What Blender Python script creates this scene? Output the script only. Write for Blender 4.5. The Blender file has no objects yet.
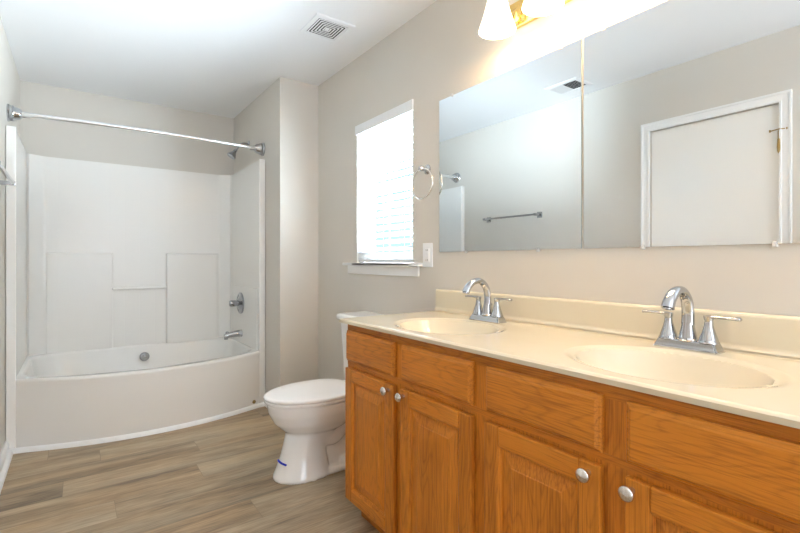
import bpy, bmesh, math, random
from mathutils import Vector, Matrix
random.seed(7)
S = bpy.context.scene
COL = S.collection
PI = math.pi

# ------------------------------------------------------------ camera
cam = bpy.data.objects.new('camera', bpy.data.cameras.new('camera'))
COL.objects.link(cam)
cam.location = (0, 0, 1.1143)
cam.rotation_euler = (math.radians(90), 0, math.radians(-35.654))
cam.data.sensor_width = 36
cam.data.lens = 36 * 451.8 / 800
cam.data.shift_y = -5.4 / 800
cam.data.clip_start = 0.02
S.camera = cam

# ------------------------------------------------------------ world, daylight, added fill lights, exposure
w = bpy.data.worlds.new('sky'); S.world = w; w.use_nodes = True
nt = w.node_tree
bg = nt.nodes['Background']
bg.inputs['Strength'].default_value = 1.0
# hazy horizon, bright overhead, sunlit pale ground below
_tc = nt.nodes.new('ShaderNodeTexCoord'); _sp = nt.nodes.new('ShaderNodeSeparateXYZ'); _rp = nt.nodes.new('ShaderNodeMapRange')
_cm = nt.nodes.new('ShaderNodeVectorMath'); _cm.operation = 'SCALE'; _cm.inputs[0].default_value = (0.77, 0.87, 1.0)
nt.links.new(_tc.outputs['Generated'], _sp.inputs[0]); nt.links.new(_sp.outputs['Z'], _rp.inputs['Value'])
_rp.inputs['From Min'].default_value = .22; _rp.inputs['From Max'].default_value = .55
_rp.inputs['To Min'].default_value = 3.5; _rp.inputs['To Max'].default_value = 95.0
_gr = nt.nodes.new('ShaderNodeMapRange'); _ad = nt.nodes.new('ShaderNodeMath'); _ad.operation = 'ADD'
_gr.inputs['From Min'].default_value = -.04; _gr.inputs['From Max'].default_value = -.22
_gr.inputs['To Min'].default_value = 0.0; _gr.inputs['To Max'].default_value = 42.0
nt.links.new(_sp.outputs['Z'], _gr.inputs['Value'])
nt.links.new(_rp.outputs['Result'], _ad.inputs[0]); nt.links.new(_gr.outputs['Result'], _ad.inputs[1])
nt.links.new(_ad.outputs[0], _cm.inputs[3]); nt.links.new(_cm.outputs[0], bg.inputs['Color'])

def area(name, loc, rot, sx, sy, power, color, portal=False):
    l = bpy.data.lights.new(name, 'AREA'); l.shape = 'RECTANGLE'
    l.size = sx; l.size_y = sy; l.energy = power; l.color = color
    if portal: l.cycles.is_portal = True
    o = bpy.data.objects.new(name, l); COL.objects.link(o)
    o.location = loc; o.rotation_euler = rot
    return o
area('window_portal', (1.64, 2.26, 1.55), (0, math.radians(90), 0), 0.95, 0.66, 1, (1, 1, 1), True)
area('unseen_front_fill', (0.58, -2.5, 1.25), (math.radians(90), 0, 0), 1.6, 2.1, 21, (0.80, 0.88, 1.0))  # added fill light behind the camera; the front wall has no opening
area('unseen_ceiling_fill', (0.55, -0.9, 1.5), (math.radians(165), 0, 0), 0.8, 0.8, 14, (0.78, 0.88, 1.0))  # added upward fill behind the camera, brightens the ceiling

vs = S.view_settings
vs.view_transform = 'Standard'; vs.look = 'None'; vs.gamma = 1.0
vs.use_curve_mapping = False
vs.exposure = 1.12
S.cycles.max_bounces = 12
S.cycles.diffuse_bounces = 6
S.cycles.glossy_bounces = 6
S.cycles.transparent_max_bounces = 16

# ------------------------------------------------------------ materials
def mat(name, color, rough=0.5, metal=0.0, **kw):
    m = bpy.data.materials.new(name); m.use_nodes = True
    b = m.node_tree.nodes['Principled BSDF']
    b.inputs['Base Color'].default_value = (*color, 1)
    b.inputs['Roughness'].default_value = rough
    b.inputs['Metallic'].default_value = metal
    for k, v in kw.items():
        b.inputs[k.replace('_', ' ')].default_value = v
    return m
def nodes(m): return m.node_tree.nodes, m.node_tree.links, m.node_tree.nodes['Principled BSDF']
def bump_noise(m, scale, strength, dist=0.002, detail=3):
    N, L, b = nodes(m)
    t = N.new('ShaderNodeTexCoord'); n = N.new('ShaderNodeTexNoise'); u = N.new('ShaderNodeBump')
    n.inputs['Scale'].default_value = scale; n.inputs['Detail'].default_value = detail
    u.inputs['Strength'].default_value = strength; u.inputs['Distance'].default_value = dist
    L.new(t.outputs['Object'], n.inputs['Vector']); L.new(n.outputs['Fac'], u.inputs['Height'])
    L.new(u.outputs['Normal'], b.inputs['Normal'])
    return m
def mottle(m, c1, c2, scale):
    N, L, b = nodes(m)
    t = N.new('ShaderNodeTexCoord'); n = N.new('ShaderNodeTexNoise'); r = N.new('ShaderNodeValToRGB')
    n.inputs['Scale'].default_value = scale; n.inputs['Detail'].default_value = 3
    r.color_ramp.elements[0].position = .35; r.color_ramp.elements[1].position = .65
    r.color_ramp.elements[0].color = (*c1, 1); r.color_ramp.elements[1].color = (*c2, 1)
    L.new(t.outputs['Object'], n.inputs['Vector']); L.new(n.outputs['Fac'], r.inputs['Fac'])
    L.new(r.outputs['Color'], b.inputs['Base Color'])
    return m

M_wall = bump_noise(mottle(mat('greige_wall_paint', (.6, .55, .48), .55), (.640, .600, .540), (.652, .612, .552), 2.5), 160, .02, .0006)
M_ceil = bump_noise(mat('white_ceiling_paint', (.86, .865, .87), .8), 180, .15, .001)
M_trim = mat('white_trim_paint', (.86, .86, .85), .35)
bump_noise(M_trim, 60, .05, .0006)
M_door = bump_noise(mat('white_door_paint', (.84, .83, .80), .38), 90, .06, .0005)
M_porc = bump_noise(mat('white_glazed_porcelain', (.86, .85, .83), .08, Coat_Weight=.5), 30, .02, .0006)
M_seat = bump_noise(mat('white_seat_plastic', (.88, .87, .86), .22), 60, .02, .0004)
M_fiber = mat('white_fiberglass', (.84, .825, .79), .2, Specular_IOR_Level=.35)
M_vinyl = bump_noise(mat('white_vinyl', (.85, .86, .87), .35), 60, .03, .0004)
M_chrome = bump_noise(mat('polished_chrome', (.50, .51, .53), .05, 1.0), 18, .03, .0006)
M_nickel = bump_noise(mat('satin_nickel', (.72, .70, .66), .27, 1.0), 300, .06, .0003)
M_darkchrome = bump_noise(mat('chrome_dark_reflections', (.40, .42, .45), .08, 1.0), 18, .03, .0006)  # darker copy of the chrome, dark reflections put into its colour
M_rod = bump_noise(mat('brushed_bright_steel', (.88, .89, .90), .24, 1.0), 60, .03, .0004)
M_brass = bump_noise(mat('polished_brass', (.85, .60, .22), .16, 1.0), 60, .06, .0006)
M_oldbrass = bump_noise(mat('antique_brass', (.38, .27, .11), .32, 1.0), 200, .2, .0006)
M_dark = bump_noise(mat('painted_shade_black', (.035, .035, .035), .8), 100, .1, .001)  # near-black colour stands in for the shade inside openings
M_mirror = mat('silvered_mirror', (.79, .83, .85), .0, 1.0)
M_edge = bump_noise(mat('mirror_glass_edge', (.30, .36, .34), .25), 100, .05, .0005)
M_clip = bump_noise(mat('clear_plastic_clip', (.85, .85, .85), .15, Alpha=.75), 100, .05, .0005)
M_tape = bump_noise(mat('blue_tape', (.01, .03, .55), .5), 200, .1, .0004)
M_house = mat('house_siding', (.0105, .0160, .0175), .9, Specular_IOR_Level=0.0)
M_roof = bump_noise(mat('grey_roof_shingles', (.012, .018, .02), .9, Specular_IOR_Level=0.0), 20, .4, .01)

# subtle embossed 4-inch squares on the tub surround
def tile_bump(m):
    N, L, b = nodes(m)
    g = N.new('ShaderNodeTexCoord'); mp = N.new('ShaderNodeMapping')
    mp.inputs['Rotation'].default_value = (math.radians(90), 0, 0)
    br = N.new('ShaderNodeTexBrick'); br.offset = 0
    br.inputs['Scale'].default_value = 1; br.inputs['Brick Width'].default_value = .108
    br.inputs['Row Height'].default_value = .108; br.inputs['Mortar Size'].default_value = .002
    br.inputs['Mortar Smooth'].default_value = .6
    u = N.new('ShaderNodeBump'); u.invert = True
    u.inputs['Strength'].default_value = .35; u.inputs['Distance'].default_value = .0012
    L.new(g.outputs['Object'], mp.inputs['Vector']); L.new(mp.outputs['Vector'], br.inputs['Vector'])
    L.new(br.outputs['Fac'], u.inputs['Height']); L.new(u.outputs['Normal'], b.inputs['Normal'])
    return m
M_tile = tile_bump(mat('white_embossed_fiberglass', (.84, .825, .79), .22, Specular_IOR_Level=.35))
bump_noise(M_fiber, 8, .03, .002)

# siding bump
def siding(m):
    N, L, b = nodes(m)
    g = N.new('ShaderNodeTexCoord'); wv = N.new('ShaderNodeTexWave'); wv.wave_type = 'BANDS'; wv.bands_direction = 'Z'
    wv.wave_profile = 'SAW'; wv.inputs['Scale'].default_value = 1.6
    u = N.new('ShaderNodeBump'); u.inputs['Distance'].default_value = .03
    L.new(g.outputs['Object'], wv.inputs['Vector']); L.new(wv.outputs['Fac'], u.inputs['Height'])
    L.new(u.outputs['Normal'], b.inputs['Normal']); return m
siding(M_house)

def marble(name):
    m = mat(name, (.80, .74, .60), .13, Coat_Weight=.4, Coat_Roughness=.05)
    N, L, b = nodes(m)
    t = N.new('ShaderNodeTexCoord'); n = N.new('ShaderNodeTexNoise'); n.inputs['Scale'].default_value = 3
    n.inputs['Detail'].default_value = 6; n.inputs['Distortion'].default_value = 1.2
    r = N.new('ShaderNodeValToRGB')
    r.color_ramp.elements[0].position = .3; r.color_ramp.elements[1].position = .75
    r.color_ramp.elements[0].color = (.71, .635, .48, 1); r.color_ramp.elements[1].color = (.74, .67, .515, 1)
    L.new(t.outputs['Object'], n.inputs['Vector']); L.new(n.outputs['Fac'], r.inputs['Fac'])
    L.new(r.outputs['Color'], b.inputs['Base Color']); return m
M_marble = marble('cream_cultured_marble')

def oak(name, axis):
    m = mat(name, (.5, .22, .05), .38, Specular_IOR_Level=.3)
    N, L, b = nodes(m)
    t = N.new('ShaderNodeTexCoord')
    gm = N.new('ShaderNodeNewGeometry')
    def mapped(s_long, s_cross):
        mp = N.new('ShaderNodeMapping')
        mp.inputs['Scale'].default_value = (s_cross, s_long, s_cross) if axis == 'y' else (s_cross, s_cross, s_long)
        L.new(t.outputs['Object'], mp.inputs['Vector'])
        add = N.new('ShaderNodeVectorMath'); add.operation = 'ADD'
        mul = N.new('ShaderNodeVectorMath'); mul.operation = 'SCALE'; mul.inputs[3].default_value = 42.0
        cmb = N.new('ShaderNodeCombineXYZ')
        for i in range(3): L.new(gm.outputs['Random Per Island'], cmb.inputs[i])
        L.new(cmb.outputs[0], mul.inputs[0])
        L.new(mp.outputs[0], add.inputs[0]); L.new(mul.outputs[0], add.inputs[1])
        return add.outputs[0]
    # broad cathedral figure
    n1 = N.new('ShaderNodeTexNoise'); n1.inputs['Scale'].default_value = 1; n1.inputs['Detail'].default_value = 2
    L.new(mapped(1.6, 9), n1.inputs['Vector'])
    mm = N.new('ShaderNodeMath'); mm.operation = 'MULTIPLY'; mm.inputs[1].default_value = 17
    fr = N.new('ShaderNodeMath'); fr.operation = 'FRACT'
    L.new(n1.outputs['Fac'], mm.inputs[0]); L.new(mm.outputs[0], fr.inputs[0])
    r1 = N.new('ShaderNodeValToRGB')
    e = r1.color_ramp.elements
    e[0].position = 0; e[0].color = (.35, .35, .35, 1); e[1].position = .3; e[1].color = (1, 1, 1, 1)
    e2 = r1.color_ramp.elements.new(.85); e2.color = (.8, .8, .8, 1)
    e3 = r1.color_ramp.elements.new(1); e3.color = (.35, .35, .35, 1)
    L.new(fr.outputs[0], r1.inputs['Fac'])
    # fine pores
    n2 = N.new('ShaderNodeTexNoise'); n2.inputs['Scale'].default_value = 1; n2.inputs['Detail'].default_value = 4
    L.new(mapped(9, 330), n2.inputs['Vector'])
    r2 = N.new('ShaderNodeValToRGB')
    r2.color_ramp.elements[0].position = .36; r2.color_ramp.elements[1].position = .56
    L.new(n2.outputs['Fac'], r2.inputs['Fac'])
    mx = N.new('ShaderNodeMix'); mx.data_type = 'FLOAT'; mx.inputs[0].default_value = .45
    L.new(r1.outputs['Color'], mx.inputs[2]); L.new(r2.outputs['Color'], mx.inputs[3])
    # tone drift
    n3 = N.new('ShaderNodeTexNoise'); n3.inputs['Scale'].default_value = 1; n3.inputs['Detail'].default_value = 1
    L.new(mapped(1.0, 5), n3.inputs['Vector'])
    c = N.new('ShaderNodeValToRGB')
    c.color_ramp.elements[0].position = .05; c.color_ramp.elements[1].position = .95
    c.color_ramp.elements[0].color = (.22, .058, .005, 1); c.color_ramp.elements[1].color = (.60, .212, .022, 1)
    ad = N.new('ShaderNodeMath'); ad.operation = 'MULTIPLY_ADD'; ad.inputs[1].default_value = .8
    sb = N.new('ShaderNodeMath'); sb.operation = 'MULTIPLY_ADD'; sb.inputs[1].default_value = .9; sb.inputs[2].default_value = -.30
    L.new(n3.outputs['Fac'], sb.inputs[0]); L.new(mx.outputs[0], ad.inputs[0]); L.new(sb.outputs[0], ad.inputs[2])
    L.new(ad.outputs[0], c.inputs['Fac']); L.new(c.outputs['Color'], b.inputs['Base Color'])
    u = N.new('ShaderNodeBump'); u.inputs['Strength'].default_value = .25; u.inputs['Distance'].default_value = .0008
    L.new(r2.outputs['Color'], u.inputs['Height']); L.new(u.outputs['Normal'], b.inputs['Normal'])
    return m
M_oakv = oak('honey_oak_upright_grain', 'z')
M_oakh = oak('honey_oak_level_grain', 'y')

def planks():
    m = mat('wood_look_vinyl_planks', (.4, .33, .25), .42)
    N, L, b = nodes(m)
    t = N.new('ShaderNodeTexCoord')
    mp0 = N.new('ShaderNodeMapping'); mp0.inputs['Location'].default_value = (.10, .035, 0)
    L.new(t.outputs['Object'], mp0.inputs['Vector'])
    sx = N.new('ShaderNodeSeparateXYZ'); L.new(mp0.outputs[0], sx.inputs[0])
    dv = N.new('ShaderNodeMath'); dv.operation = 'DIVIDE'; dv.inputs[1].default_value = .18; L.new(sx.outputs[1], dv.inputs[0])
    fl = N.new('ShaderNodeMath'); fl.operation = 'FLOOR'; L.new(dv.outputs[0], fl.inputs[0])
    wn = N.new('ShaderNodeTexWhiteNoise'); wn.noise_dimensions = '1D'; L.new(fl.outputs[0], wn.inputs['W'])
    ax = N.new('ShaderNodeMath'); ax.operation = 'MULTIPLY_ADD'; ax.inputs[1].default_value = 1.22
    L.new(wn.outputs['Value'], ax.inputs[0]); L.new(sx.outputs[0], ax.inputs[2])
    cb = N.new('ShaderNodeCombineXYZ'); L.new(ax.outputs[0], cb.inputs[0]); L.new(sx.outputs[1], cb.inputs[1])
    br = N.new('ShaderNodeTexBrick'); br.offset = 0; br.offset_frequency = 1
    br.inputs['Scale'].default_value = 1; br.inputs['Brick Width'].default_value = 1.22; br.inputs['Row Height'].default_value = .18
    br.inputs['Mortar Size'].default_value = .0012; br.inputs['Mortar Smooth'].default_value = .3
    br.inputs['Color1'].default_value = (0, 0, 0, 1); br.inputs['Color2'].default_value = (1, 1, 1, 1)
    br.inputs['Mortar'].default_value = (.5, .5, .5, 1)
    L.new(cb.outputs[0], br.inputs['Vector'])
    sc = N.new('ShaderNodeVectorMath'); sc.operation = 'SCALE'; sc.inputs[3].default_value = 23
    L.new(br.outputs['Color'], sc.inputs[0])
    def noise(sx, sy, det, dist=0):
        mp = N.new('ShaderNodeMapping'); mp.inputs['Scale'].default_value = (sx, sy, 1)
        L.new(t.outputs['Object'], mp.inputs['Vector'])
        a = N.new('ShaderNodeVectorMath'); a.operation = 'ADD'
        L.new(mp.outputs[0], a.inputs[0]); L.new(sc.outputs[0], a.inputs[1])
        n = N.new('ShaderNodeTexNoise'); n.inputs['Scale'].default_value = 1; n.inputs['Detail'].default_value = det
        n.inputs['Distortion'].default_value = dist
        L.new(a.outputs[0], n.inputs['Vector']); return n
    n1 = noise(1.1, 9, 4, .9); n2 = noise(11, 150, 4); n3 = noise(1.0, 5, 2)
    c = N.new('ShaderNodeValToRGB'); e = c.color_ramp.elements
    e[0].position = .25; e[0].color = (.15, .107, .068, 1)
    e[1].position = .75; e[1].color = (.55, .425, .285, 1)
    k = e.new(.5); k.color = (.36, .27, .173, 1)
    s1 = N.new('ShaderNodeMath'); s1.operation = 'MULTIPLY_ADD'; s1.inputs[1].default_value = .75
    L.new(n1.outputs['Fac'], s1.inputs[0])
    s2 = N.new('ShaderNodeMath'); s2.operation = 'MULTIPLY_ADD'; s2.inputs[1].default_value = .52; 
    L.new(n2.outputs['Fac'], s2.inputs[0]); L.new(s1.outputs[0], s2.inputs[2])
    s3 = N.new('ShaderNodeMath'); s3.operation = 'MULTIPLY_ADD'; s3.inputs[1].default_value = .15; s3.inputs[2].default_value = -.20
    L.new(br.outputs['Color'], s3.inputs[0]); L.new(s3.outputs[0], s1.inputs[2])
    L.new(s2.outputs[0], c.inputs['Fac'])
    hs = N.new('ShaderNodeMix'); hs.data_type = 'RGBA'; hs.blend_type = 'MULTIPLY'
    r3 = N.new('ShaderNodeValToRGB'); r3.color_ramp.elements[0].position = .35; r3.color_ramp.elements[1].position = .65
    r3.color_ramp.elements[0].color = (1.0, .93, .84, 1); r3.color_ramp.elements[1].color = (.93, .97, 1, 1)
    L.new(n3.outputs['Fac'], r3.inputs['Fac'])
    hs.inputs[0].default_value = 1
    L.new(c.outputs['Color'], hs.inputs[6]); L.new(r3.outputs['Color'], hs.inputs[7])
    mj = N.new('ShaderNodeMix'); mj.data_type = 'RGBA'
    mj.inputs[7].default_value = (.12, .09, .065, 1)
    L.new(hs.outputs[2], mj.inputs[6])
    f = N.new('ShaderNodeMath'); f.operation = 'MULTIPLY'; f.inputs[1].default_value = .55
    L.new(br.outputs['Fac'], f.inputs[0]); L.new(f.outputs[0], mj.inputs[0])
    L.new(mj.outputs[2], b.inputs['Base Color'])
    u = N.new('ShaderNodeBump'); u.inputs['Strength'].default_value = .2; u.inputs['Distance'].default_value = .0006
    L.new(n2.outputs['Fac'], u.inputs['Height']); L.new(u.outputs['Normal'], b.inputs['Normal'])
    return m
M_floor = planks()

def glass():
    m = bpy.data.materials.new('window_glass'); m.use_nodes = True
    N, L = m.node_tree.nodes, m.node_tree.links; N.clear()
    o = N.new('ShaderNodeOutputMaterial'); mx = N.new('ShaderNodeMixShader'); t = N.new('ShaderNodeBsdfTransparent')
    g = N.new('ShaderNodeBsdfGlossy'); g.inputs['Roughness'].default_value = .0
    mx.inputs[0].default_value = .02
    t.inputs['Color'].default_value = (.95, .98, .97, 1)
    L.new(t.outputs[0], mx.inputs[1]); L.new(g.outputs[0], mx.inputs[2])
    L.new(mx.outputs[0], o.inputs[0]); return m
M_glass = glass()
def translucent(name, col, fac):
    m = bpy.data.materials.new(name); m.use_nodes = True
    N, L = m.node_tree.nodes, m.node_tree.links; N.clear()
    o = N.new('ShaderNodeOutputMaterial'); mx = N.new('ShaderNodeMixShader'); t = N.new('ShaderNodeBsdfTranslucent')
    d = N.new('ShaderNodeBsdfDiffuse')
    tc = N.new('ShaderNodeTexCoord'); n = N.new('ShaderNodeTexNoise'); n.inputs['Scale'].default_value = 30
    r = N.new('ShaderNodeValToRGB'); r.color_ramp.elements[0].color = (*[c * .98 for c in col], 1); r.color_ramp.elements[1].color = (*col, 1)
    L.new(tc.outputs['Object'], n.inputs['Vector']); L.new(n.outputs['Fac'], r.inputs['Fac'])
    L.new(r.outputs[0], t.inputs['Color']); L.new(r.outputs[0], d.inputs['Color'])
    mx.inputs[0].default_value = fac
    L.new(d.outputs[0], mx.inputs[1]); L.new(t.outputs[0], mx.inputs[2]); L.new(mx.outputs[0], o.inputs[0]); return m
M_slat = translucent('white_blind_slat', (.90, .93, .96), .10)
M_shade = mat('frosted_glowing_shade', (.95, .92, .86), .3)
M_shade.node_tree.nodes['Principled BSDF'].inputs['Emission Color'].default_value = (1.0, .86, .66, 1)
M_shade.node_tree.nodes['Principled BSDF'].inputs['Emission Strength'].default_value = 2.2
bump_noise(M_shade, 80, .03, .0005)

# ------------------------------------------------------------ mesh helpers
def box(bm, x0, x1, y0, y1, z0, z1, bev=0.0, seg=2, mi=0):
    v = [bm.verts.new((x, y, z)) for x in (x0, x1) for y in (y0, y1) for z in (z0, z1)]
    F = [(0, 1, 3, 2), (4, 6, 7, 5), (0, 4, 5, 1), (2, 3, 7, 6), (0, 2, 6, 4), (1, 5, 7, 3)]
    fs = [bm.faces.new([v[i] for i in f]) for f in F]
    for f in fs: f.material_index = mi
    if bev > 0:
        es = list({e for f in fs for e in f.edges})
        r = bmesh.ops.bevel(bm, geom=es, offset=bev, segments=seg, profile=.5, affect='EDGES')
        for f in r['faces']: f.material_index = mi
    return v
def loft(bm, rings, cap0=True, cap1=True, closed=False, mi=0):
    R = [[bm.verts.new(p) for p in r] for r in rings]
    n = len(R[0]); out = []
    pairs = list(zip(R[:-1], R[1:])) + ([(R[-1], R[0])] if closed else [])
    for a, b in pairs:
        for i in range(n):
            f = bm.faces.new((a[i], a[(i + 1) % n], b[(i + 1) % n], b[i])); f.smooth = True; f.material_index = mi
    if not closed:
        if cap0: bm.faces.new(list(reversed(R[0]))).material_index = mi
        if cap1: bm.faces.new(R[-1]).material_index = mi
    return R
def tube(bm, pts, rad, seg=14, cap=True, up=None, flat=1.0):
    pts = [Vector(p) for p in pts]; n = len(pts)
    rads = rad if isinstance(rad, (list, tuple)) else [rad] * n
    rings = []; prev = None
    for i, p in enumerate(pts):
        d = (pts[min(i + 1, n - 1)] - pts[max(i - 1, 0)]).normalized()
        if prev is None:
            a = Vector(up) if up else (Vector((0, 0, 1)) if abs(d.z) < .9 else Vector((1, 0, 0)))
        else: a = prev
        s = (a - d * a.dot(d)).normalized(); prev = s
        t = d.cross(s)
        rings.append([p + (s * math.cos(k * 2 * PI / seg) * flat + t * math.sin(k * 2 * PI / seg)) * rads[i] for k in range(seg)])
    return loft(bm, rings, cap, cap)
def lathe(bm, prof, origin, axis=(0, 0, 1), seg=32, cap=True):
    ax = Vector(axis).normalized(); o = Vector(origin)
    a = Vector((0, 0, 1)) if abs(ax.z) < .9 else Vector((1, 0, 0))
    s = (a - ax * a.dot(ax)).normalized(); t = ax.cross(s)
    rings = [[o + ax * h + (s * math.cos(k * 2 * PI / seg) + t * math.sin(k * 2 * PI / seg)) * max(r, 1e-5) for k in range(seg)] for r, h in prof]
    return loft(bm, rings, cap, cap)
def torus(bm, center, R, r, axis, seg=48, sec=12):
    ax = Vector(axis).normalized(); c = Vector(center)
    a = Vector((0, 0, 1)) if abs(ax.z) < .9 else Vector((1, 0, 0))
    s = (a - ax * a.dot(ax)).normalized(); t = ax.cross(s)
    rings = []
    for k in range(seg):
        d = s * math.cos(k * 2 * PI / seg) + t * math.sin(k * 2 * PI / seg)
        rings.append([c + d * (R + r * math.cos(j * 2 * PI / sec)) + ax * r * math.sin(j * 2 * PI / sec) for j in range(sec)])
    loft(bm, rings, closed=True)
def spline(ctrl, n=24):
    P = [Vector(c) for c in ctrl]; P = [P[0] * 2 - P[1]] + P + [P[-1] * 2 - P[-2]]
    out = []; m = len(P) - 3
    for i in range(m):
        for k in range(n // m + (1 if i == m - 1 else 0)):
            t = k / (n // m); a, b, c, d = P[i:i + 4]
            out.append(.5 * ((2 * b) + (c - a) * t + (2 * a - 5 * b + 4 * c - d) * t * t + (3 * b - a - 3 * c + d) * t ** 3))
    return out
ORG = {}
def obj(name, bm, m, parent=None, smooth=None, base=None, label=None):
    """link bm (written in world metres) as ONE mesh; as a child it takes its parent's origin"""
    o_ = ORG[parent.name] if parent else Vector(base or (0, 0, 0))
    bmesh.ops.recalc_face_normals(bm, faces=bm.faces)
    bmesh.ops.translate(bm, verts=bm.verts, vec=-o_)
    me = bpy.data.meshes.new(name)
    if smooth is not None:
        for f in bm.faces: f.smooth = True
        for e in bm.edges:
            if len(e.link_faces) == 2 and e.calc_face_angle(0) > math.radians(smooth): e.smooth = False
    bm.to_mesh(me); bm.free()
    for k in (m if isinstance(m, (list, tuple)) else [m]): me.materials.append(k)
    o = bpy.data.objects.new(name, me); COL.objects.link(o)
    if smooth is not None and name not in ('worktop', 'sink_basin'):
        wn = o.modifiers.new('weighted_normals', 'WEIGHTED_NORMAL'); wn.keep_sharp = True; wn.weight = 90
    if parent: o.parent = parent
    else: o.location = o_
    ORG[o.name] = o_
    if label: o['label'] = label
    return o
def NB(): return bmesh.new()
def thing(name, label, cat, loc, group=None):
    o = bpy.data.objects.new(name, None); COL.objects.link(o); o.empty_display_size = .05
    o.location = loc; ORG[o.name] = Vector(loc)
    o['label'] = label; o['category'] = cat
    if group: o['group'] = group
    return o
def tag(o, label, cat, group=None):
    o['label'] = label; o['category'] = cat
    if group: o['group'] = group
    return o
def struct(name, bm, m, parent=None, smooth=None):
    o = obj(name, bm, m, parent, smooth)
    if not parent: o['kind'] = 'structure'
    return o
def boxes(*bs, bev=0):
    bm = NB()
    for b in bs: box(bm, *b, bev=bev)
    return bm

# ------------------------------------------------------------ room shell
XR, XL, XS, YB, YS, YF, C = 1.491, -.332, 1.192, 4.317, 3.139, -2.6, 2.44
WY0, WY1, WZ0, WZ1 = 1.957, 2.562, 1.104, 1.985
T = .13
struct('floor', boxes((XL - T, XR + T, YF - T, YB + T, -.1, 0)), M_floor)
struct('ceiling', boxes((XL - T, XR + T, YF - T, YB + T, C, C + .1)), M_ceil)
struct('wall_right', boxes((XR, XR + T, YF - T, WY0, 0, C), (XR, XR + T, WY1, YB + T, 0, C),
                           (XR, XR + T, WY0, WY1, 0, WZ0 - .02), (XR, XR + T, WY0, WY1, WZ1, C)), M_wall)
struct('wall_back', boxes((XL, XR, YB, YB + T, 0, C)), M_wall)
struct('wall_front', boxes((XL, XR, YF - T, YF, 0, C)), M_wall)
struct('wall_alcove', boxes((XS, XR, YS, YB, 0, C)), M_wall)
DY0, DY1, DZ = .842, 1.566, 2.03
struct('wall_left', boxes((XL - T, XL, YF - T, DY0, 0, C), (XL - T, XL, DY1, YB + T, 0, C), (XL - T, XL, DY0, DY1, DZ, C)), M_wall)

# door leaf in the left wall with its casing (seen in the mirror)
d1 = struct('door_1', boxes((XL - .05, XL - .012, DY0 + .004, DY1 - .003, .008, DZ - .004), bev=.002), M_door)
bm = NB()
box(bm, XL - .1, XL - .055, DY0, DY1, 0, DZ)
obj('backing_panel', bm, M_dark, d1)
def hinge(z, stop=False):
    bm = NB()
    lathe(bm, [(0, -.055), (.004, -.053), (.0075, -.045), (.0075, .045), (.004, .05), (.0045, .056), (0, .058)], (XL + .006, DY0, z), seg=16)
    if stop:
        tube(bm, [(XL + .008, DY0 - .033, z + .052), (XL + .014, DY0, z + .055), (XL + .008, DY0 + .04, z + .052)], .0035)
        lathe(bm, [(.008, 0), (.008, .006)], (XL + .008, DY0 + .04, z + .052), (0, 1, 0), 14)
        lathe(bm, [(.008, 0), (.008, .006)], (XL + .008, DY0 - .039, z + .052), (0, 1, 0), 14)
        lathe(bm, [(.004, -.085), (.009, -.07), (.0105, -.045), (.008, 0)], (XL + .009, DY0, z), seg=14)
    obj('hinge', bm, M_oldbrass, d1, 40, label='brass hinge' + (' with pin door stop' if stop else ''))
hinge(1.82, True); hinge(1.05); hinge(.22)
def casing(x, y, z0, z1):  # profiled vertical casing, y = (inner, outer)
    pass
bm = NB()
a, b_ = DY0 - .057, DY1 + .057
prof = [(0, .014), (.010, .016), (.014, .011), (.040, .013), (.048, .018), (.057, .018)]
def sweep_casing(bm):
    # mitred frame: offsets run outward from the opening
    path = [(DY0, 0, -1, 0), (DY0, DZ, -1, 1), (DY1, DZ, 1, 1), (DY1, 0, 1, 0)]
    rings = []
    for (y, z, sy, sz) in path:
        r = [Vector((XL, y, z))]
        for (o, h) in prof: r.append(Vector((XL + h, y + sy * o, z + sz * o)))
        r.append(Vector((XL, y + sy * .057, z + sz * .057)))
        rings.append(r)
    R = loft(bm, rings)
    for f in bm.faces: f.smooth = False
sweep_casing(bm)
struct('trim_1', bm, M_trim)

# baseboards
def base_profile_run(p0, p1, nrm, h=.085, t=.013, shoe=0):
    bm = NB(); n = Vector((*nrm, 0)); rings = []
    for p in (p0, p1):
        q = Vector((*p, 0))
        foot = [q, q + n * (t + shoe), q + n * (t + shoe * .8) + Vector((0, 0, shoe * .7)), q + n * t + Vector((0, 0, shoe * 1.1))] if shoe else [q, q + n * t]
        rings.append(foot + [q + n * t + Vector((0, 0, h - .02)), q + n * (t * .6) + Vector((0, 0, h - .008)), q + n * (t * .45) + Vector((0, 0, h)), q + Vector((0, 0, h))])
    loft(bm, rings)
    for f in bm.faces: f.smooth = False
    return bm
struct('baseboard_left', base_profile_run((XL, 3.438), (XL, b_), (1, 0), .080, .018, .020), M_trim)
struct('baseboard_left_near', base_profile_run((XL, a), (XL, YF), (1, 0)), M_trim)
struct('baseboard_right', base_profile_run((XR, YS), (XR, 1.76), (-1, 0)), M_trim)
struct('baseboard_alcove', base_profile_run((XS, YS), (XR, YS), (0, -1)), M_trim)
struct('baseboard_alcove_side', base_profile_run((XS, 3.44), (XS, YS - .013), (-1, 0), .03), M_trim)
struct('baseboard_front', base_profile_run((XL, YF), (XR, YF), (0, 1)), M_trim)

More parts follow.
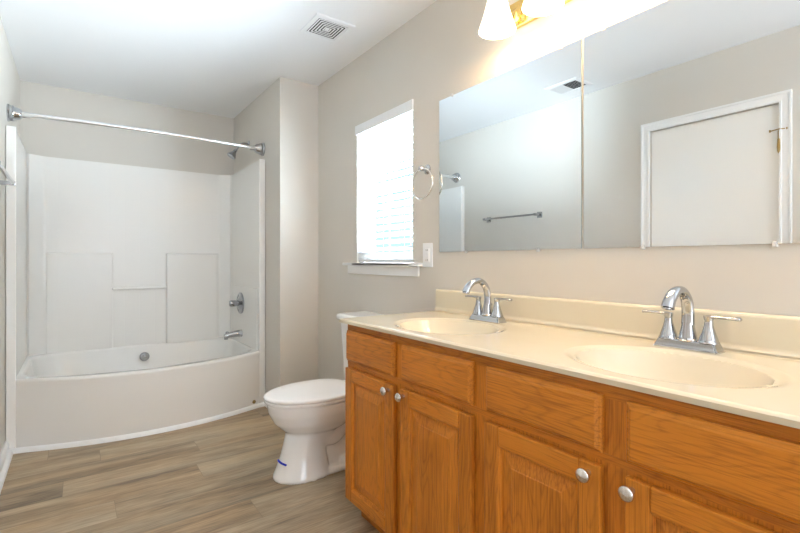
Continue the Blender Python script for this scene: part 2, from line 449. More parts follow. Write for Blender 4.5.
# ------------------------------------------------------------ window
bm = NB()   # frame lining + outer frame
xo0, xo1 = XR + .072, XR + T
for (y0, y1, z0, z1) in ((WY0, WY0 + .022, WZ0, WZ1), (WY1 - .022, WY1, WZ0, WZ1), (WY0, WY1, WZ1 - .03, WZ1), (WY0, WY1, WZ0, WZ0 + .03)):
    box(bm, xo0, xo1, y0, y1, z0, z1, .002)
win = struct('window_1', bm, M_vinyl, smooth=40)
ZM = 1.56
def sash(x0, x1, z0, z1, name):
    bm = NB(); y0, y1, s = WY0 + .022, WY1 - .022, .034
    for q in ((y0, y0 + s, z0, z1), (y1 - s, y1, z0, z1), (y0 + s, y1 - s, z0, z0 + s), (y0 + s, y1 - s, z1 - s, z1)):
        box(bm, x0, x1, *q, bev=.002)
    o = obj('window_sash', bm, M_vinyl, win, 40)
    bm = NB(); box(bm, (x0 + x1) / 2 - .002, (x0 + x1) / 2 + .002, y0 + s, y1 - s, z0 + s, z1 - s)
    obj('glass_pane', bm, M_glass, o)
sash(XR + .10, XR + .122, ZM - .017, WZ1 - .03, 'u'); sash(XR + .076, XR + .098, WZ0 + .03, ZM + .017, 'l')
bm = NB()   # drywall-return lining
for q in ((WY0, WY0 + .004, WZ0, WZ1), (WY1 - .004, WY1, WZ0, WZ1), (WY0, WY1, WZ1 - .004, WZ1)):
    box(bm, XR + .001, xo0, *q)
obj('lining', bm, M_trim, win)
bm = NB()   # stool and apron
box(bm, XR - .034, xo0, WY0 + .001, WY1 - .001, WZ0 - .02, WZ0, .002)
box(bm, XR - .034, XR - .0, 1.866, 2.70, WZ0 - .018, WZ0, .004)
obj('window_sill', bm, M_trim, win, 40)
bm = NB(); box(bm, XR - .014, XR, 1.897, 2.662, WZ0 - .072, WZ0 - .018, .003)
obj('sill_apron', bm, M_trim, win, 40)

# blind
bl = thing('window_blind', 'white horizontal slat blind lowered over the only window', 'blind', (XR + .03, 2.26, WZ1))
bm = NB(); box(bm, XR - .008, XR + .002, WY0 - .004, WY1 + .012, 1.935, 1.995, .003)
box(bm, XR + .002, XR + .055, WY0 + .006, WY1 - .006, 1.945, WZ1 - .006, .002)
obj('valance', bm, M_vinyl, bl, 40)
bm = NB(); zz = 1.925; k = 0
while zz > 1.185:
    rings = []
    for y in (WY0 + .008, WY1 - .008):
        top = []; bot = []
        for j in range(7):
            u = -1 + j / 3; x = XR + .031 + .0245 * u; z = zz - .0080 * u + .003 * (1 - u * u)
            top.append(Vector((x, y, z + .0012))); bot.append(Vector((x, y, z - .0012)))
        rings.append(top + bot[::-1])
    loft(bm, rings); zz -= .0433
obj('slats', bm, M_slat, bl)
bm = NB()
for i in range(7): box(bm, XR + .007, XR + .055, WY0 + .008, WY1 - .008, 1.130 + i * .0058, 1.1335 + i * .0058)
box(bm, XR + .008, XR + .054, WY0 + .008, WY1 - .008, 1.107, 1.127, .003)
obj('bottom_rail', bm, M_vinyl, bl, 40)
bm = NB()
for y in (WY0 + .09, 2.26, WY1 - .09):
    for x in (XR + .008, XR + .053): tube(bm, [(x, y, 1.95), (x, y, 1.12)], .0009, 6)
obj('ladder_cords', bm, M_vinyl, bl)
bm = NB(); tube(bm, [(XR - .004, WY1 - .095, 1.94), (XR - .006, WY1 - .095, 1.45)], .004, 8)
obj('tilt_wand', bm, M_clip, bl, 40)
bm = NB(); tube(bm, [(XR + .004, WY0 + .06, 1.94), (XR + .003, WY0 + .06, 1.50)], .0013, 6)
lathe(bm, [(.002, .03), (.006, .0), (.005, -.003)], (XR + .003, WY0 + .06, 1.47), seg=10)
obj('pull_cord', bm, M_vinyl, bl, 40)

# the neighbouring house beyond the glass
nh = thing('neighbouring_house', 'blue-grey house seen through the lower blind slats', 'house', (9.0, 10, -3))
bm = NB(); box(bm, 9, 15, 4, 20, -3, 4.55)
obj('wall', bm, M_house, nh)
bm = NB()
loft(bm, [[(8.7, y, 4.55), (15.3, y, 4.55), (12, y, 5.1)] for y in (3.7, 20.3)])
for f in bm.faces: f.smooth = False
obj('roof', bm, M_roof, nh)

# ------------------------------------------------------------ tub and surround
XA, XB, YP = -.287, 1.147, 4.272      # inner faces of the surround
tub = thing('bathtub', 'white alcove bathtub with bowed front apron', 'bathtub', (.43, 3.8, 0))
TX0, TX1 = XL + .006, XS - .006
def front_y(x, z):
    u = (x - .43) / .717; u = max(-1, min(1, u)); s = (1 - u * u)
    f = z / .425
    return 3.445 - s * (.145 + .055 * f ** .8) - .012 * (1 - f) * 0
def outline(z, off, n=40, yb=None, round_=.0):
    """ring: front edge left->right then back edge right->left; off = inset"""
    x0, x1 = XA + .002 + off, XB - .002 - off
    pts = []
    for i in range(n + 1):
        x = x0 + (x1 - x0) * i / n
        xx = .43 + (x - .43) * (.717 / (.717 - off))
        pts.append(Vector((x, front_y(xx, z if z > .3 else .42) + off, z)))
    yb_ = (yb or YP + .02) - off
    # rounded rear and front corners by superellipse style pull
    for i in range(n + 1):
        x = x1 + (x0 - x1) * i / n
        pts.append(Vector((x, yb_, z)))
    return pts
def bowl_ring(z, fx, inset_f, inset_b, m=64, p=3.2):
    """basin ring: superellipse, bowed front"""
    cx = .43; cy0 = front_y(cx, .42); pts = []
    for k in range(m):
        a = 2 * PI * k / m
        ca, sa = math.cos(a), math.sin(a)
        sx = math.copysign(abs(ca) ** (2 / p), ca); sy = math.copysign(abs(sa) ** (2 / p), sa)
        x = cx + sx * fx
        if sy < 0:
            yf = 3.445 - (1 - (sx * .97) ** 2) * .20 + inset_f
            y = 3.80 + (3.80 - yf) * sy
        else: y = 3.80 + (4.285 - inset_b - 3.80) * sy
        pts.append(Vector((x, y, z)))
    return pts
bm = NB()
# apron: bowed front skin from floor to rim, then rolled lip into the deck
n = 48; rows = []
prof_ap = [(0.0, 0), (.06, 0), (.12, .0), (.20, .0), (.30, .0), (.385, .0), (.405, -.004), (.418, 0.0), (.4245, .010), (.425, .022)]
for (z, dy) in prof_ap:
    rows.append([bm.verts.new((XA + (XB - XA) * i / n, front_y(XA + (XB - XA) * i / n, z) + dy, z)) for i in range(n + 1)])
for a_, b2 in zip(rows[:-1], rows[1:]):
    for i in range(n): bm.faces.new((a_[i], a_[i + 1], b2[i + 1], b2[i]))
obj('apron', bm, M_fiber, tub, 60)
bm = NB()
R0 = bowl_ring(.425, .723, .020, -.02, p=40)
R1 = bowl_ring(.425, .700, .034, .012, p=9)
rings = [R0, R1, bowl_ring(.422, .694, .042, .020, p=7), bowl_ring(.405, .685, .052, .030, p=6), bowl_ring(.30, .665, .072, .055, p=5),
         bowl_ring(.18, .640, .10, .085, p=4.5), bowl_ring(.10, .60, .14, .13, p=4), bowl_ring(.075, .54, .19, .19, p=3.4), bowl_ring(.07, .3, .30, .30, p=2.6)]
loft(bm, rings, cap0=False)
obj('basin', bm, M_fiber, tub, 60)
bm = NB()   # overflow cap on the basin's back face
lathe(bm, [(.0, .026), (.018, .024), (.030, .016), (.036, .006), (.037, 0), (.034, -.014)], (.455, 4.212, .335), (0, -1, .12), 28)
obj('overflow_cap', bm, M_chrome, tub, 40, label='chrome overflow cap')
bm = NB(); lathe(bm, [(.013, -.002), (.014, .003), (.008, .006), (0, .007)], (1.095, front_y(1.095, .05) - .001, .050), (.1, -1, 0), 12)
obj('apron_screw', bm, M_oldbrass, tub, 40, label='small rusty brass screw low on the apron')

sr = thing('tub_surround', 'white glossy three-sided fiberglass surround above the bathtub', 'shower surround', (.43, 4.3, .42))
ZT = 1.893
bm = NB()
# plan polyline of the inner skin with chamfered corners, extruded up; outer skin near the walls
inner = [(XA, 3.475), (XA, YP - .075), (XA + .012, YP - .045), (XA + .085, YP - .008), (XA + .11, YP), (XB - .11, YP), (XB - .085, YP - .008), (XB - .012, YP - .045), (XB, YP - .075), (XB, 3.475)]
outer = [(XL + .002, 3.475), (XL + .002, YB - .003), (XL + .003, YB - .003), (XL + .006, YB - .002), (XL + .01, YB - .002), (XS - .01, YB - .002), (XS - .006, YB - .002), (XS - .003, YB - .003), (XS - .002, YB - .003), (XS - .002, 3.475)]
rings = []
for (z, ) in ((.42,), (ZT,)):
    rings.append([Vector((x, y, z)) for x, y in inner] + [Vector((x, y, z)) for x, y in reversed(outer)])
loft(bm, rings)
bm.normal_update()
for f in bm.faces: f.material_index = 0 if abs(f.normal.y) > .98 else 1
obj('wall_panel', bm, [M_tile, M_fiber], sr, 25)
for sx, x0, x1 in ((1, XL + .002, XA + .004), (-1, XB - .004, XS - .002)):   # front pilasters that run to the floor
    bm = NB(); box(bm, x0, x1, 3.440, 3.476, .0, ZT + .006, .006, 3)
    obj('front_flange', bm, M_fiber, sr, 40)
def raised(x0, x1, z0, z1, slL, slR, name, hh=.012):
    bm = NB(); h = hh
    b0 = [(x0, z0), (x1, z0), (x1, z1), (x0, z1)]; t0 = [(x0 + slL, z0), (x1 - slR, z0), (x1 - slR, z1 - .035), (x0 + slL, z1 - .035)]
    loft(bm, [[Vector((x, YP + .001, z)) for x, z in b0], [Vector((x, YP - h * .8, z)) for x, z in [(p[0] * .7 + q[0] * .3, p[1] * .7 + q[1] * .3) for p, q in zip(b0, t0)]], [Vector((x, YP - h, z)) for x, z in t0]])
    obj(name, bm, M_tile, sr, 20)
raised(-.19, .245, .42, 1.183, .05, .04, 'raised_panel', .007)
raised(.618, 1.055, .42, 1.183, .036, .11, 'raised_panel', .026)
bm = NB(); box(bm, .235, .622, YP - .036, YP + .002, .882, .905, .008, 3)
obj('ledge', bm, M_fiber, sr, 40)
for z in (.90, ):
    bm = NB(); box(bm, XB - .007, XB + .002, 3.50, 4.19, .42, z, .005, 2)
    obj('raised_panel', bm, M_fiber, sr, 40)

bm = NB()   # white base strip along the tub and floor
rows = []
for i in range(41):
    x = XL + .014 + (XS - XL - .03) * i / 40
    xx = max(XA, min(XB, x)); y = front_y(xx, .0)
    y = min(y, 3.437)
    rows.append([Vector((x, y - .001, 0)), Vector((x, y - .018, 0)), Vector((x, y - .016, .018)), Vector((x, y - .006, .028)), Vector((x, y - .001, .028))])
loft(bm, rows)
struct('trim_2', bm, M_trim, smooth=50)

# tub fittings
vt = thing('shower_valve', 'round chrome shower valve plate with stub handle on the surround', 'valve', (XB, 3.905, .758))
bm = NB(); lathe(bm, [(.090, -.002), (.090, .008), (.084, .014), (.078, .010), (.060, .014), (.035, .028), (0, .030)], (XB - .007, 3.905, .758), (-1, 0, 0), 40)
obj('escutcheon', bm, M_darkchrome, vt, 40)
bm = NB(); lathe(bm, [(.028, .01), (.026, .035), (.024, .04), (.027, .05), (.027, .085), (.022, .095), (0, .098)], (XB - .007, 3.905, .758), (-1, 0, 0), 24)
tube(bm, [(XB - .075, 3.905, .758), (XB - .08, 3.87, .75), (XB - .085, 3.845, .745)], [.01, .008, .007], 12)
obj('handle', bm, M_darkchrome, vt, 40)
bm = NB()
pts = [(XB - .007 - q, 3.89, .505 - dz) for q, dz in ((-.002, 0), (.02, 0), (.06, .002), (.10, .006), (.125, .012), (.14, .020))]
tube(bm, pts, [.031, .030, .026, .023, .021, .016], 24)
lathe(bm, [(.012, 0), (.012, .014), (.009, .02)], (XB - .125, 3.89, .51), (0, 0, 1), 12)
lathe(bm, [(.016, 0), (.017, .022)], (XB - .133, 3.89, .463), (0, 0, 1), 18)
tag(obj('tub_spout', bm, M_chrome, None, 40, base=(XB, 3.89, .5)), 'short chrome tub spout below the round shower valve', 'spout')

sh = thing('shower_fixture', 'small chrome shower head on a bent arm above the surround', 'shower', (XS, 3.86, 2.115))
bm = NB(); lathe(bm, [(.030, 0), (.030, .003), (.02, .010), (.011, .013)], (XS, 3.86, 2.105), (-1, 0, 0), 24)
obj('wall_flange', bm, M_chrome, sh, 40)
bm = NB(); tube(bm, spline([(XS - .005, 3.86, 2.105), (XS - .05, 3.86, 2.105), (XS - .080, 3.86, 2.080), (XS - .110, 3.86, 2.035)], 12), .0085, 12)
obj('arm', bm, M_chrome, sh, 40)
bm = NB()
hd = Vector((-.55, 0, -.83)); lathe(bm, [(.010, -.005), (.014, 0), (.015, .014), (.012, .018), (.020, .030), (.034, .055), (.038, .066), (.036, .072), (0, .070)], (XS - .108, 3.86, 2.040), hd, 24)
obj('spray_head', bm, M_darkchrome, sh, 40)

rod = thing('shower_rod', 'chrome tension shower rod spanning the alcove above the bathtub', 'shower rod', (.43, 3.52, 2.0))
pL, pR = Vector((XL, 3.56, 2.002)), Vector((XS, 3.50, 1.988))
bm = NB(); pts = []
for i in range(21):
    t = i / 20; p = pL.lerp(pR, t); p.y -= .05 * 4 * t * (1 - t); pts.append(p)
tube(bm, pts[0:12], .0145, 16); obj('outer_tube', bm, M_rod, rod, 40)
bm = NB(); tube(bm, pts[11:21], .0125, 16); obj('inner_tube', bm, M_rod, rod, 40)
for p, s in ((pL, 1), (pR, -1)):
    bm = NB(); lathe(bm, [(.052, 0), (.053, .006), (.046, .012), (.046, .026), (.038, .034), (.034, .056), (.024, .066), (.018, .07), (.018, .10), (.0145, .105)], p, (s, -.03 * s, 0), 28)
    obj('end_cup', bm, M_chrome, rod, 40)

# towel bar on the left wall
tb = thing('towel_bar', 'square-ended chrome towel bar on the left wall', 'towel bar', (XL, 2.8, 1.52))
for y in (2.50, 3.10):
    bm = NB(); box(bm, XL, XL + .010, y - .026, y + .026, 1.494, 1.546, .003)
    box(bm, XL + .008, XL + .078, y - .011, y + .011, 1.509, 1.531, .003)
    obj('bracket', bm, M_chrome, tb, 40)
bm = NB(); box(bm, XL + .060, XL + .074, 2.50, 3.10, 1.512, 1.528, .002)
obj('bar', bm, M_chrome, tb, 40)

# towel ring on the right wall
tr = thing('towel_ring', 'round clear and chrome towel ring between window and mirror', 'towel ring', (XR, 1.83, 1.60))
bm = NB(); lathe(bm, [(.026, 0), (.026, .004), (.018, .010), (.012, .014), (.012, .04), (.015, .045), (.012, .052), (0, .054)], (XR, 1.832, 1.592), (-1, 0, 0), 24)
obj('wall_post', bm, M_chrome, tr, 40)
bm = NB(); torus(bm, (XR - .042, 1.824, 1.514), .078, .0042, (1, .06, 0)); obj('ring', bm, M_nickel, tr)

# wall plate
sp = thing('light_switch', 'white wall plate between window sill and mirror', 'wall plate', (XR, 1.825, 1.146))
bm = NB(); box(bm, XR - .006, XR, 1.786, 1.866, 1.083, 1.208, .003, 3); obj('plate', bm, M_vinyl, sp, 40)
bm = NB(); box(bm, XR - .010, XR - .005, 1.809, 1.843, 1.112, 1.179, .0015)
for z in (1.135, 1.158): box(bm, XR - .0115, XR - .009, 1.815, 1.837, z - .006, z + .006, .001)
obj('socket_face', bm, M_vinyl, sp, 40)
for z in (1.120, 1.171):
    for dy in (-.006, .006):
        bm = NB(); box(bm, XR - .0105, XR - .0098, 1.826 + dy - .0012, 1.826 + dy + .0012, z - .004, z + .004)
        obj('socket_slot', bm, M_dark, sp)

# ------------------------------------------------------------ vanity
VY0, VY1, VX = .13, 1.708, .950
Vc = thing('vanity_cabinet', 'honey oak bathroom vanity cabinet with four doors and nickel knobs', 'cabinet', (1.22, .92, 0))
bm = NB()
box(bm, VX, VX + .019, VY0, VY1, .095, .8485)                      # face frame plate (upright grain)
box(bm, VX + .019, XR - .003, VY1 - .016, VY1, .095, .8485)        # end panels
box(bm, VX + .019, XR - .003, VY0, VY0 + .016, .095, .8485)
obj('body', bm, M_oakv, Vc)
bm = NB(); box(bm, VX - .0012, VX + .004, VY0, VY1, .812, .8485); box(bm, VX - .0012, VX + .004, VY0, VY1, .672, .690); box(bm, VX - .0012, VX + .004, VY0, VY1, .095, .112)
obj('frame_rail', bm, M_oakh, Vc)
bm = NB(); box(bm, VX + .019, XR - .003, VY0 + .016, VY1 - .016, .095, .112); obj('cabinet_floor', bm, M_oakh, Vc)
bm = NB(); box(bm, VX + .065, VX + .080, VY0 + .01, VY1 - .004, .001, .095); box(bm, VX + .08, XR - .003, VY1 - .02, VY1 - .004, .001, .095)
obj('toe_kick', bm, M_oakh, Vc)
cols = [(1.342, 1.697), (.945, 1.297), (.548, .893), (.142, .494)]
def drawer(y0, y1, z0, z1):
    bm = NB(); x1 = VX - .0002; h = .021; r = .013
    outer_ = [(y0, z0), (y1, z0), (y1, z1), (y0, z1)]
    def ring(ins, x): return [Vector((x, y0 + ins, z0 + ins)), Vector((x, y1 - ins, z0 + ins)), Vector((x, y1 - ins, z1 - ins)), Vector((x, y0 + ins, z1 - ins))]
    loft(bm, [ring(0, x1), ring(0, x1 - .010), ring(.003, x1 - .013), ring(.006, x1 - .014), ring(.012, x1 - .0205), ring(.014, x1 - h)])
    for f in bm.faces: f.smooth = False
    return obj('drawer_front', bm, M_oakh, Vc)
def door(y0, y1, z0, z1, knob_y, lab=None):
    x1 = VX - .0002; X = x1 - .020; st = .052
    bm = NB()
    def rail(ya, yb, za, zb, mi): box(bm, X, x1, ya, yb, za, zb, .0035, 2, mi)
    rail(y0, y0 + st, z0, z1, 0); rail(y1 - st, y1, z0, z1, 0)
    rail(y0 + st, y1 - st, z0, z0 + st, 1); rail(y0 + st, y1 - st, z1 - st, z1, 1)
    # moulded inner edge
    def ring(ins, x): return [Vector((x, y0 + ins, z0 + ins)), Vector((x, y1 - ins, z0 + ins)), Vector((x, y1 - ins, z1 - ins)), Vector((x, y0 + ins, z1 - ins))]
    loft(bm, [ring(st - .001, X + .001), ring(st + .005, X + .004), ring(st + .008, X + .011)], False, False)
    for f in bm.faces: f.smooth = False
    d = obj('door', bm, [M_oakv, M_oakh], Vc)
    bm = NB(); s = st + .004
    loft(bm, [ring(s, X + .014), ring(s, X + .0105), ring(s + .010, X + .0095), ring(s + .040, X + .0035), ring(s + .042, X + .002)])
    for f in bm.faces: f.smooth = False
    obj('raised_panel', bm, M_oakv, d)
    bm = NB(); lathe(bm, [(.0075, 0), (.0065, .006), (.0055, .012), (.008, .016), (.0150, .019), (.0165, .023), (.0145, .0275), (.008, .0305), (0, .0315)], (X, knob_y, .642), (-1, 0, 0), 28)
    obj('knob', bm, M_nickel, d, 50, label='satin nickel knob')
for (y0, y1), ky in zip(cols, (1.369, 1.276, .575, .478)):
    drawer(y0, y1, .692, .820); door(y0, y1, .110, .664, ky)

# countertop with two integral oval basins, as a height field
CX0, CX1, CY0, CY1, CZ = .926, XR - .001, .10, 1.748, .867
SINKS = [(1.168, 1.312), (1.168, .522)]
SA, SB = .170, .212       # half sizes (x, y) of the oval
def height(x, y):
    z = CZ
    for cx, cy in SINKS:
        r = math.hypot((x - cx) / SA, (y - cy) / SB)
        if r < 1.16:
            if r < 1.0:
                t = 1 - r
                z -= .006 + .122 * (1 - (1 - min(t / .85, 1)) ** 2.4)
            else:
                t = (1.16 - r) / .16; z -= .006 * (3 * t * t - 2 * t ** 3)
    # soft cove up to the backsplash
    e = x - (CX1 - .034)
    if e > 0: z += .010 * (e / .014) ** 2 if e < .014 else .010
    f = CX0 + .008 - x
    if f > 0: z -= .006 * (f / .008) ** 2.2
    g = y - (CY1 - .012)
    if g > 0: z -= .008 * (g / .012) ** 2.2
    return z
nx, ny = 142, 412
xs = [CX0 + (CX1 - CX0) * i / nx for i in range(nx + 1)]; ys = [CY0 + (CY1 - CY0) * j / ny for j in range(ny + 1)]
def rr(x, y): return min(math.hypot((x - cx) / SA, (y - cy) / SB) for cx, cy in SINKS)
ctop = thing('countertop', 'long cream cultured marble countertop with two moulded oval basins', 'countertop', (1.2, .92, CZ))
bmT = NB(); bmS = [NB(), NB()]
gT = {}; gS = [{}, {}]
def gv(bm, g, i, j):
    if (i, j) not in g: g[(i, j)] = bm.verts.new((xs[i], ys[j], height(xs[i], ys[j])))
    return g[(i, j)]
for i in range(nx):
    for j in range(ny):
        xm, ym = (xs[i] + xs[i + 1]) / 2, (ys[j] + ys[j + 1]) / 2
        if rr(xm, ym) < 1.0:
            k = 0 if ym > .92 else 1; bm, g = bmS[k], gS[k]
        else: bm, g = bmT, gT
        bm.faces.new([gv(bm, g, *q) for q in ((i, j), (i + 1, j), (i + 1, j + 1), (i, j + 1))])
for f in bmT.faces: f.smooth = True
# skirt and underside
zb = .8490
edge = [(i, 0) for i in range(nx + 1)] + [(nx, j) for j in range(1, ny + 1)] + [(i, ny) for i in range(nx - 1, -1, -1)] + [(0, j) for j in range(ny - 1, 0, -1)]
low = [bmT.verts.new((xs[i] + (.003 if i == 0 else 0), ys[j], zb)) for i, j in edge]
for k in range(len(edge)):
    a1, a2 = gT[edge[k]], gT[edge[(k + 1) % len(edge)]]
    f = bmT.faces.new((a1, a2, low[(k + 1) % len(edge)], low[k])); f.smooth = True
sm = M_marble
def nobj(name, bm, m, parent, sharp=60):
    o = obj(name, bm, m, parent, sharp); return o
nobj('worktop', bmT, M_marble, ctop, 50)
for k in range(2):
    sk = nobj('sink_basin', bmS[k], M_marble, ctop, 80)
    cx, cy = SINKS[k]; bm = NB(); zf = CZ - .128
    lathe(bm, [(.031, -.001), (.031, .003), (.026, .004), (.022, .001), (.022, -.003)], (cx, cy, zf), seg=28)
    lathe(bm, [(.018, -.003), (.018, .007), (.015, .010), (0, .011)], (cx, cy, zf), seg=24)
    obj('drain', bm, M_chrome, sk, 40, label='chrome drain')
bm = NB()
yb0, yb1 = CY0, CY1 - .003
pf = [(XR - .001, CZ), (XR - .030, CZ + .006), (XR - .024, CZ + .012), (XR - .0215, CZ + .022), (XR - .020, CZ + .096), (XR - .018, CZ + .103), (XR - .013, CZ + .107), (XR - .001, CZ + .107)]
loft(bm, [[Vector((x, y, z)) for x, z in pf] for y in (yb0, yb1 - .003)] + [[Vector((x + (.003 if x < XR - .01 else 0), yb1, z - (.002 if z > .95 else 0))) for x, z in pf]])
obj('backsplash', bm, M_marble, ctop, 50)

# faucets
def faucet(cx, cy, label):
    t = thing('faucet', label, 'faucet', (cx, cy, CZ), 'two-handle chrome faucets on the countertop')
    z0 = CZ + .0008
    bm = NB()
    def rect(hx, hy, z): return [Vector((cx - hx, cy - hy, z)), Vector((cx + hx, cy - hy, z)), Vector((cx + hx, cy + hy, z)), Vector((cx - hx, cy + hy, z))]
    loft(bm, [rect(.029, .082, z0 - .001), rect(.029, .082, z0 + .003), rect(.0265, .079, z0 + .007), rect(.0215, .0735, z0 + .021), rect(.0195, .0715, z0 + .0235)])
    for f in bm.faces: f.smooth = False
    bmesh.ops.bevel(bm, geom=[e for e in bm.edges if abs((e.verts[0].co - e.verts[1].co).z) > .001], offset=.004, segments=2, affect='EDGES')
    obj('base_plate', bm, M_chrome, t, 30)
    zt = z0 + .023
    for s in (-1, 1):
        hy = cy + s * .0515
        bm = NB()
        lathe(bm, [(.0260, 0), (.0260, .003), (.0235, .006), (.0222, .011), (.0160, .030), (.0112, .048), (.0100, .060), (.0122, .067), (.0125, .074), (0, .076)], (cx, hy, zt), seg=28)
        h = obj('handle', bm, M_chrome, t, 40)
        bm = NB()
        pts = spline([(cx, hy - s * .010, zt + .069), (cx, hy + s * .012, zt + .071), (cx, hy + s * .040, zt + .0715), (cx, hy + s * .062, zt + .0715), (cx, hy + s * .076, zt + .0705)], 16)
        nn = len(pts); rads = [.012 - .0035 * min(1, i / (nn * .35)) + (.001 if i > nn * .7 else 0) for i in range(nn)]; rads[-1] = .004; rads[0] = .006
        tube(bm, pts, rads, 16, up=(0, 0, 1), flat=.55)
        obj('lever', bm, M_chrome, h, 60)
    bm = NB()
    lathe(bm, [(.0265, 0), (.0265, .003), (.0230, .006), (.0220, .010), (.0165, .040), (.0150, .050)], (cx, cy, zt), seg=28)
    pts = spline([(cx, cy, zt + .045), (cx, cy, zt + .082), (cx - .012, cy, zt + .118), (cx - .044, cy, zt + .142), (cx - .083, cy, zt + .139), (cx - .112, cy, zt + .118), (cx - .124, cy, zt + .098)], 36)
    nn = len(pts); tube(bm, pts, [.0135 - .0015 * math.sin(i / nn * PI) for i in range(nn)], 20, up=(0, 1, 0), flat=1.28)
    lathe(bm, [(.0115, 0), (.0115, .003)], pts[-1], (-.25, 0, -1), 18)
    obj('spout', bm, M_chrome, t, 40)
    bm = NB(); tube(bm, [(cx + .021, cy, zt - .004), (cx + .021, cy, zt + .040)], .0028, 10); lathe(bm, [(.003, 0), (.0055, .003), (.0055, .008), (.003, .012), (0, .0125)], (cx + .021, cy, zt + .038), seg=12)
    obj('lift_rod', bm, M_chrome, t, 40)
faucet(1.385, 1.309, 'arched chrome faucet at the far basin, nearest the window')
faucet(1.405, .563, 'arched chrome faucet at the near basin, in front of the door reflection')

# ------------------------------------------------------------ mirrors
def mirror(y0, y1, label):
    t = thing('wall_mirror', label, 'mirror', (XR, (y0 + y1) / 2, 1.16), 'frameless mirrors above the countertop')
    bm = NB(); box(bm, XR - .006, XR - .0012, y0, y1, 1.160, 1.919)
    for f in bm.faces: f.material_index = 0 if f.calc_center_median().x < XR - .0055 else 1
    obj('mirror_pane', bm, [M_mirror, M_edge], t)
    return t
m1 = mirror(.946, 1.731, 'frameless wall mirror at left, reflecting the towel bar')
m2 = mirror(.150, .9360, 'frameless wall mirror at right, reflecting the white door')
def clip(y, z, up, par):
    bm = NB(); s = 1 if up else -1
    box(bm, XR - .0105, XR - .0002, y - .006, y + .006, min(z, z + s * .009), max(z, z + s * .009), .002)
    box(bm, XR - .0105, XR - .0075, y - .005, y + .005, min(z - s * .006, z), max(z - s * .006, z), .001)
    lathe(bm, [(.0035, 0), (.003, .002), (0, .0025)], (XR - .0105, y, z + s * .0045), (-1, 0, 0), 12)
    obj('mirror_clip', bm, M_clip, par, 40, label='clear plastic mirror clip')
for y, z, up, p in ((1.54, 1.160, 0, m1), (1.134, 1.160, 0, m1), (.727, 1.160, 0, m2), (.388, 1.160, 0, m2), (1.637, 1.919, 1, m1), (1.03, 1.919, 1, m1), (.859, 1.919, 1, m2), (.45, 1.919, 1, m2)):
    clip(y, z, up, p)

# ------------------------------------------------------------ vanity light
vl = thing('vanity_light', 'brass vanity light bar with frosted bell shades above the mirrors', 'wall lamp', (XR, .91, 2.12))
bm = NB(); box(bm, XR - .018, XR, .545, 1.275, 2.075, 2.185, .006, 3)
obj('back_plate', bm, M_brass, vl, 30, label='polished brass back plate')
for k in range(4):
    y = 1.235 - .2165 * k; sx = 1.362
    bm = NB()
    lathe(bm, [(.030, 0), (.030, .004), (.02, .012), (.011, .016)], (XR - .018, y, 2.125), (-1, 0, 0), 24)
    tube(bm, spline([(XR - .02, y, 2.125), (XR - .05, y, 2.105), (XR - .08, y, 2.13), (XR - .095, y, 2.19), (sx + .01, y, 2.235), (sx, y, 2.21)], 30), .0065, 12)
    lathe(bm, [(.010, .03), (.024, .02), (.027, 0), (.024, -.008)], (sx, y, 2.185), seg=24)
    arm = obj('lamp_arm', bm, M_brass, vl, 40, label='curved brass arm')
    bm = NB()
    pf = [(.024, .165), (.030, .158), (.036, .130), (.043, .100), (.052, .066), (.062, .034), (.071, .010), (.0735, 0)]
    z0 = 2.030
    prof_ = [(r, h) for r, h in pf] + [(r - .003, h + .0005) for r, h in reversed(pf)]
    lathe(bm, prof_, (sx, y, z0), seg=36, cap=False)
    obj('lamp_shade', bm, M_shade, vl, 60)
    bm = NB(); lathe(bm, [(0, -.04), (.018, -.032), (.026, -.012), (.026, .008), (.014, .035), (.013, .06)], (sx, y, z0 + .085), seg=20)
    bulb = obj('bulb', bm, M_shade, vl, 60)
    l = bpy.data.lights.new('bulb_light', 'POINT'); l.energy = 1.75; l.color = (1.0, .62, .30); l.shadow_soft_size = .03
    o = bpy.data.objects.new('bulb_light', l); COL.objects.link(o); o.location = (sx, y, z0 + .012)

# ------------------------------------------------------------ ceiling grilles
ev = thing('exhaust_grille', 'square white slotted exhaust grille near the window wall', 'ceiling vent', (1.162, 2.333, C))
vx, vy, h = 1.162, 2.333, .1185
def sq(r, z, cx=vx, cy=vy): return [Vector((cx - r, cy - r, z)), Vector((cx + r, cy - r, z)), Vector((cx + r, cy + r, z)), Vector((cx - r, cy + r, z))]
bm = NB(); loft(bm, [sq(h, C), sq(h, C - .004), sq(h - .004, C - .008), sq(h - .028, C - .009), sq(h - .030, C - .004)], False, False)
for f in bm.faces: f.smooth = False
obj('frame', bm, M_vinyl, ev)
bm = NB()
for i in range(5):
    r = .086 - i * .0160
    loft(bm, [sq(r, C - .0085), sq(r - .0002, C - .0075), sq(r - .0078, C - .0075), sq(r - .0080, C - .0085)], closed=True)
loft(bm, [sq(.010, C - .009), sq(.010, C - .005)])
for f in bm.faces: f.smooth = False
obj('louvers', bm, M_vinyl, ev)
bm = NB(); box(bm, vx - .09, vx + .09, vy - .09, vy + .09, C - .0045, C - .001); obj('shade_sheet', bm, M_dark, ev)  # flat dark sheet painted as the shade behind the louvers

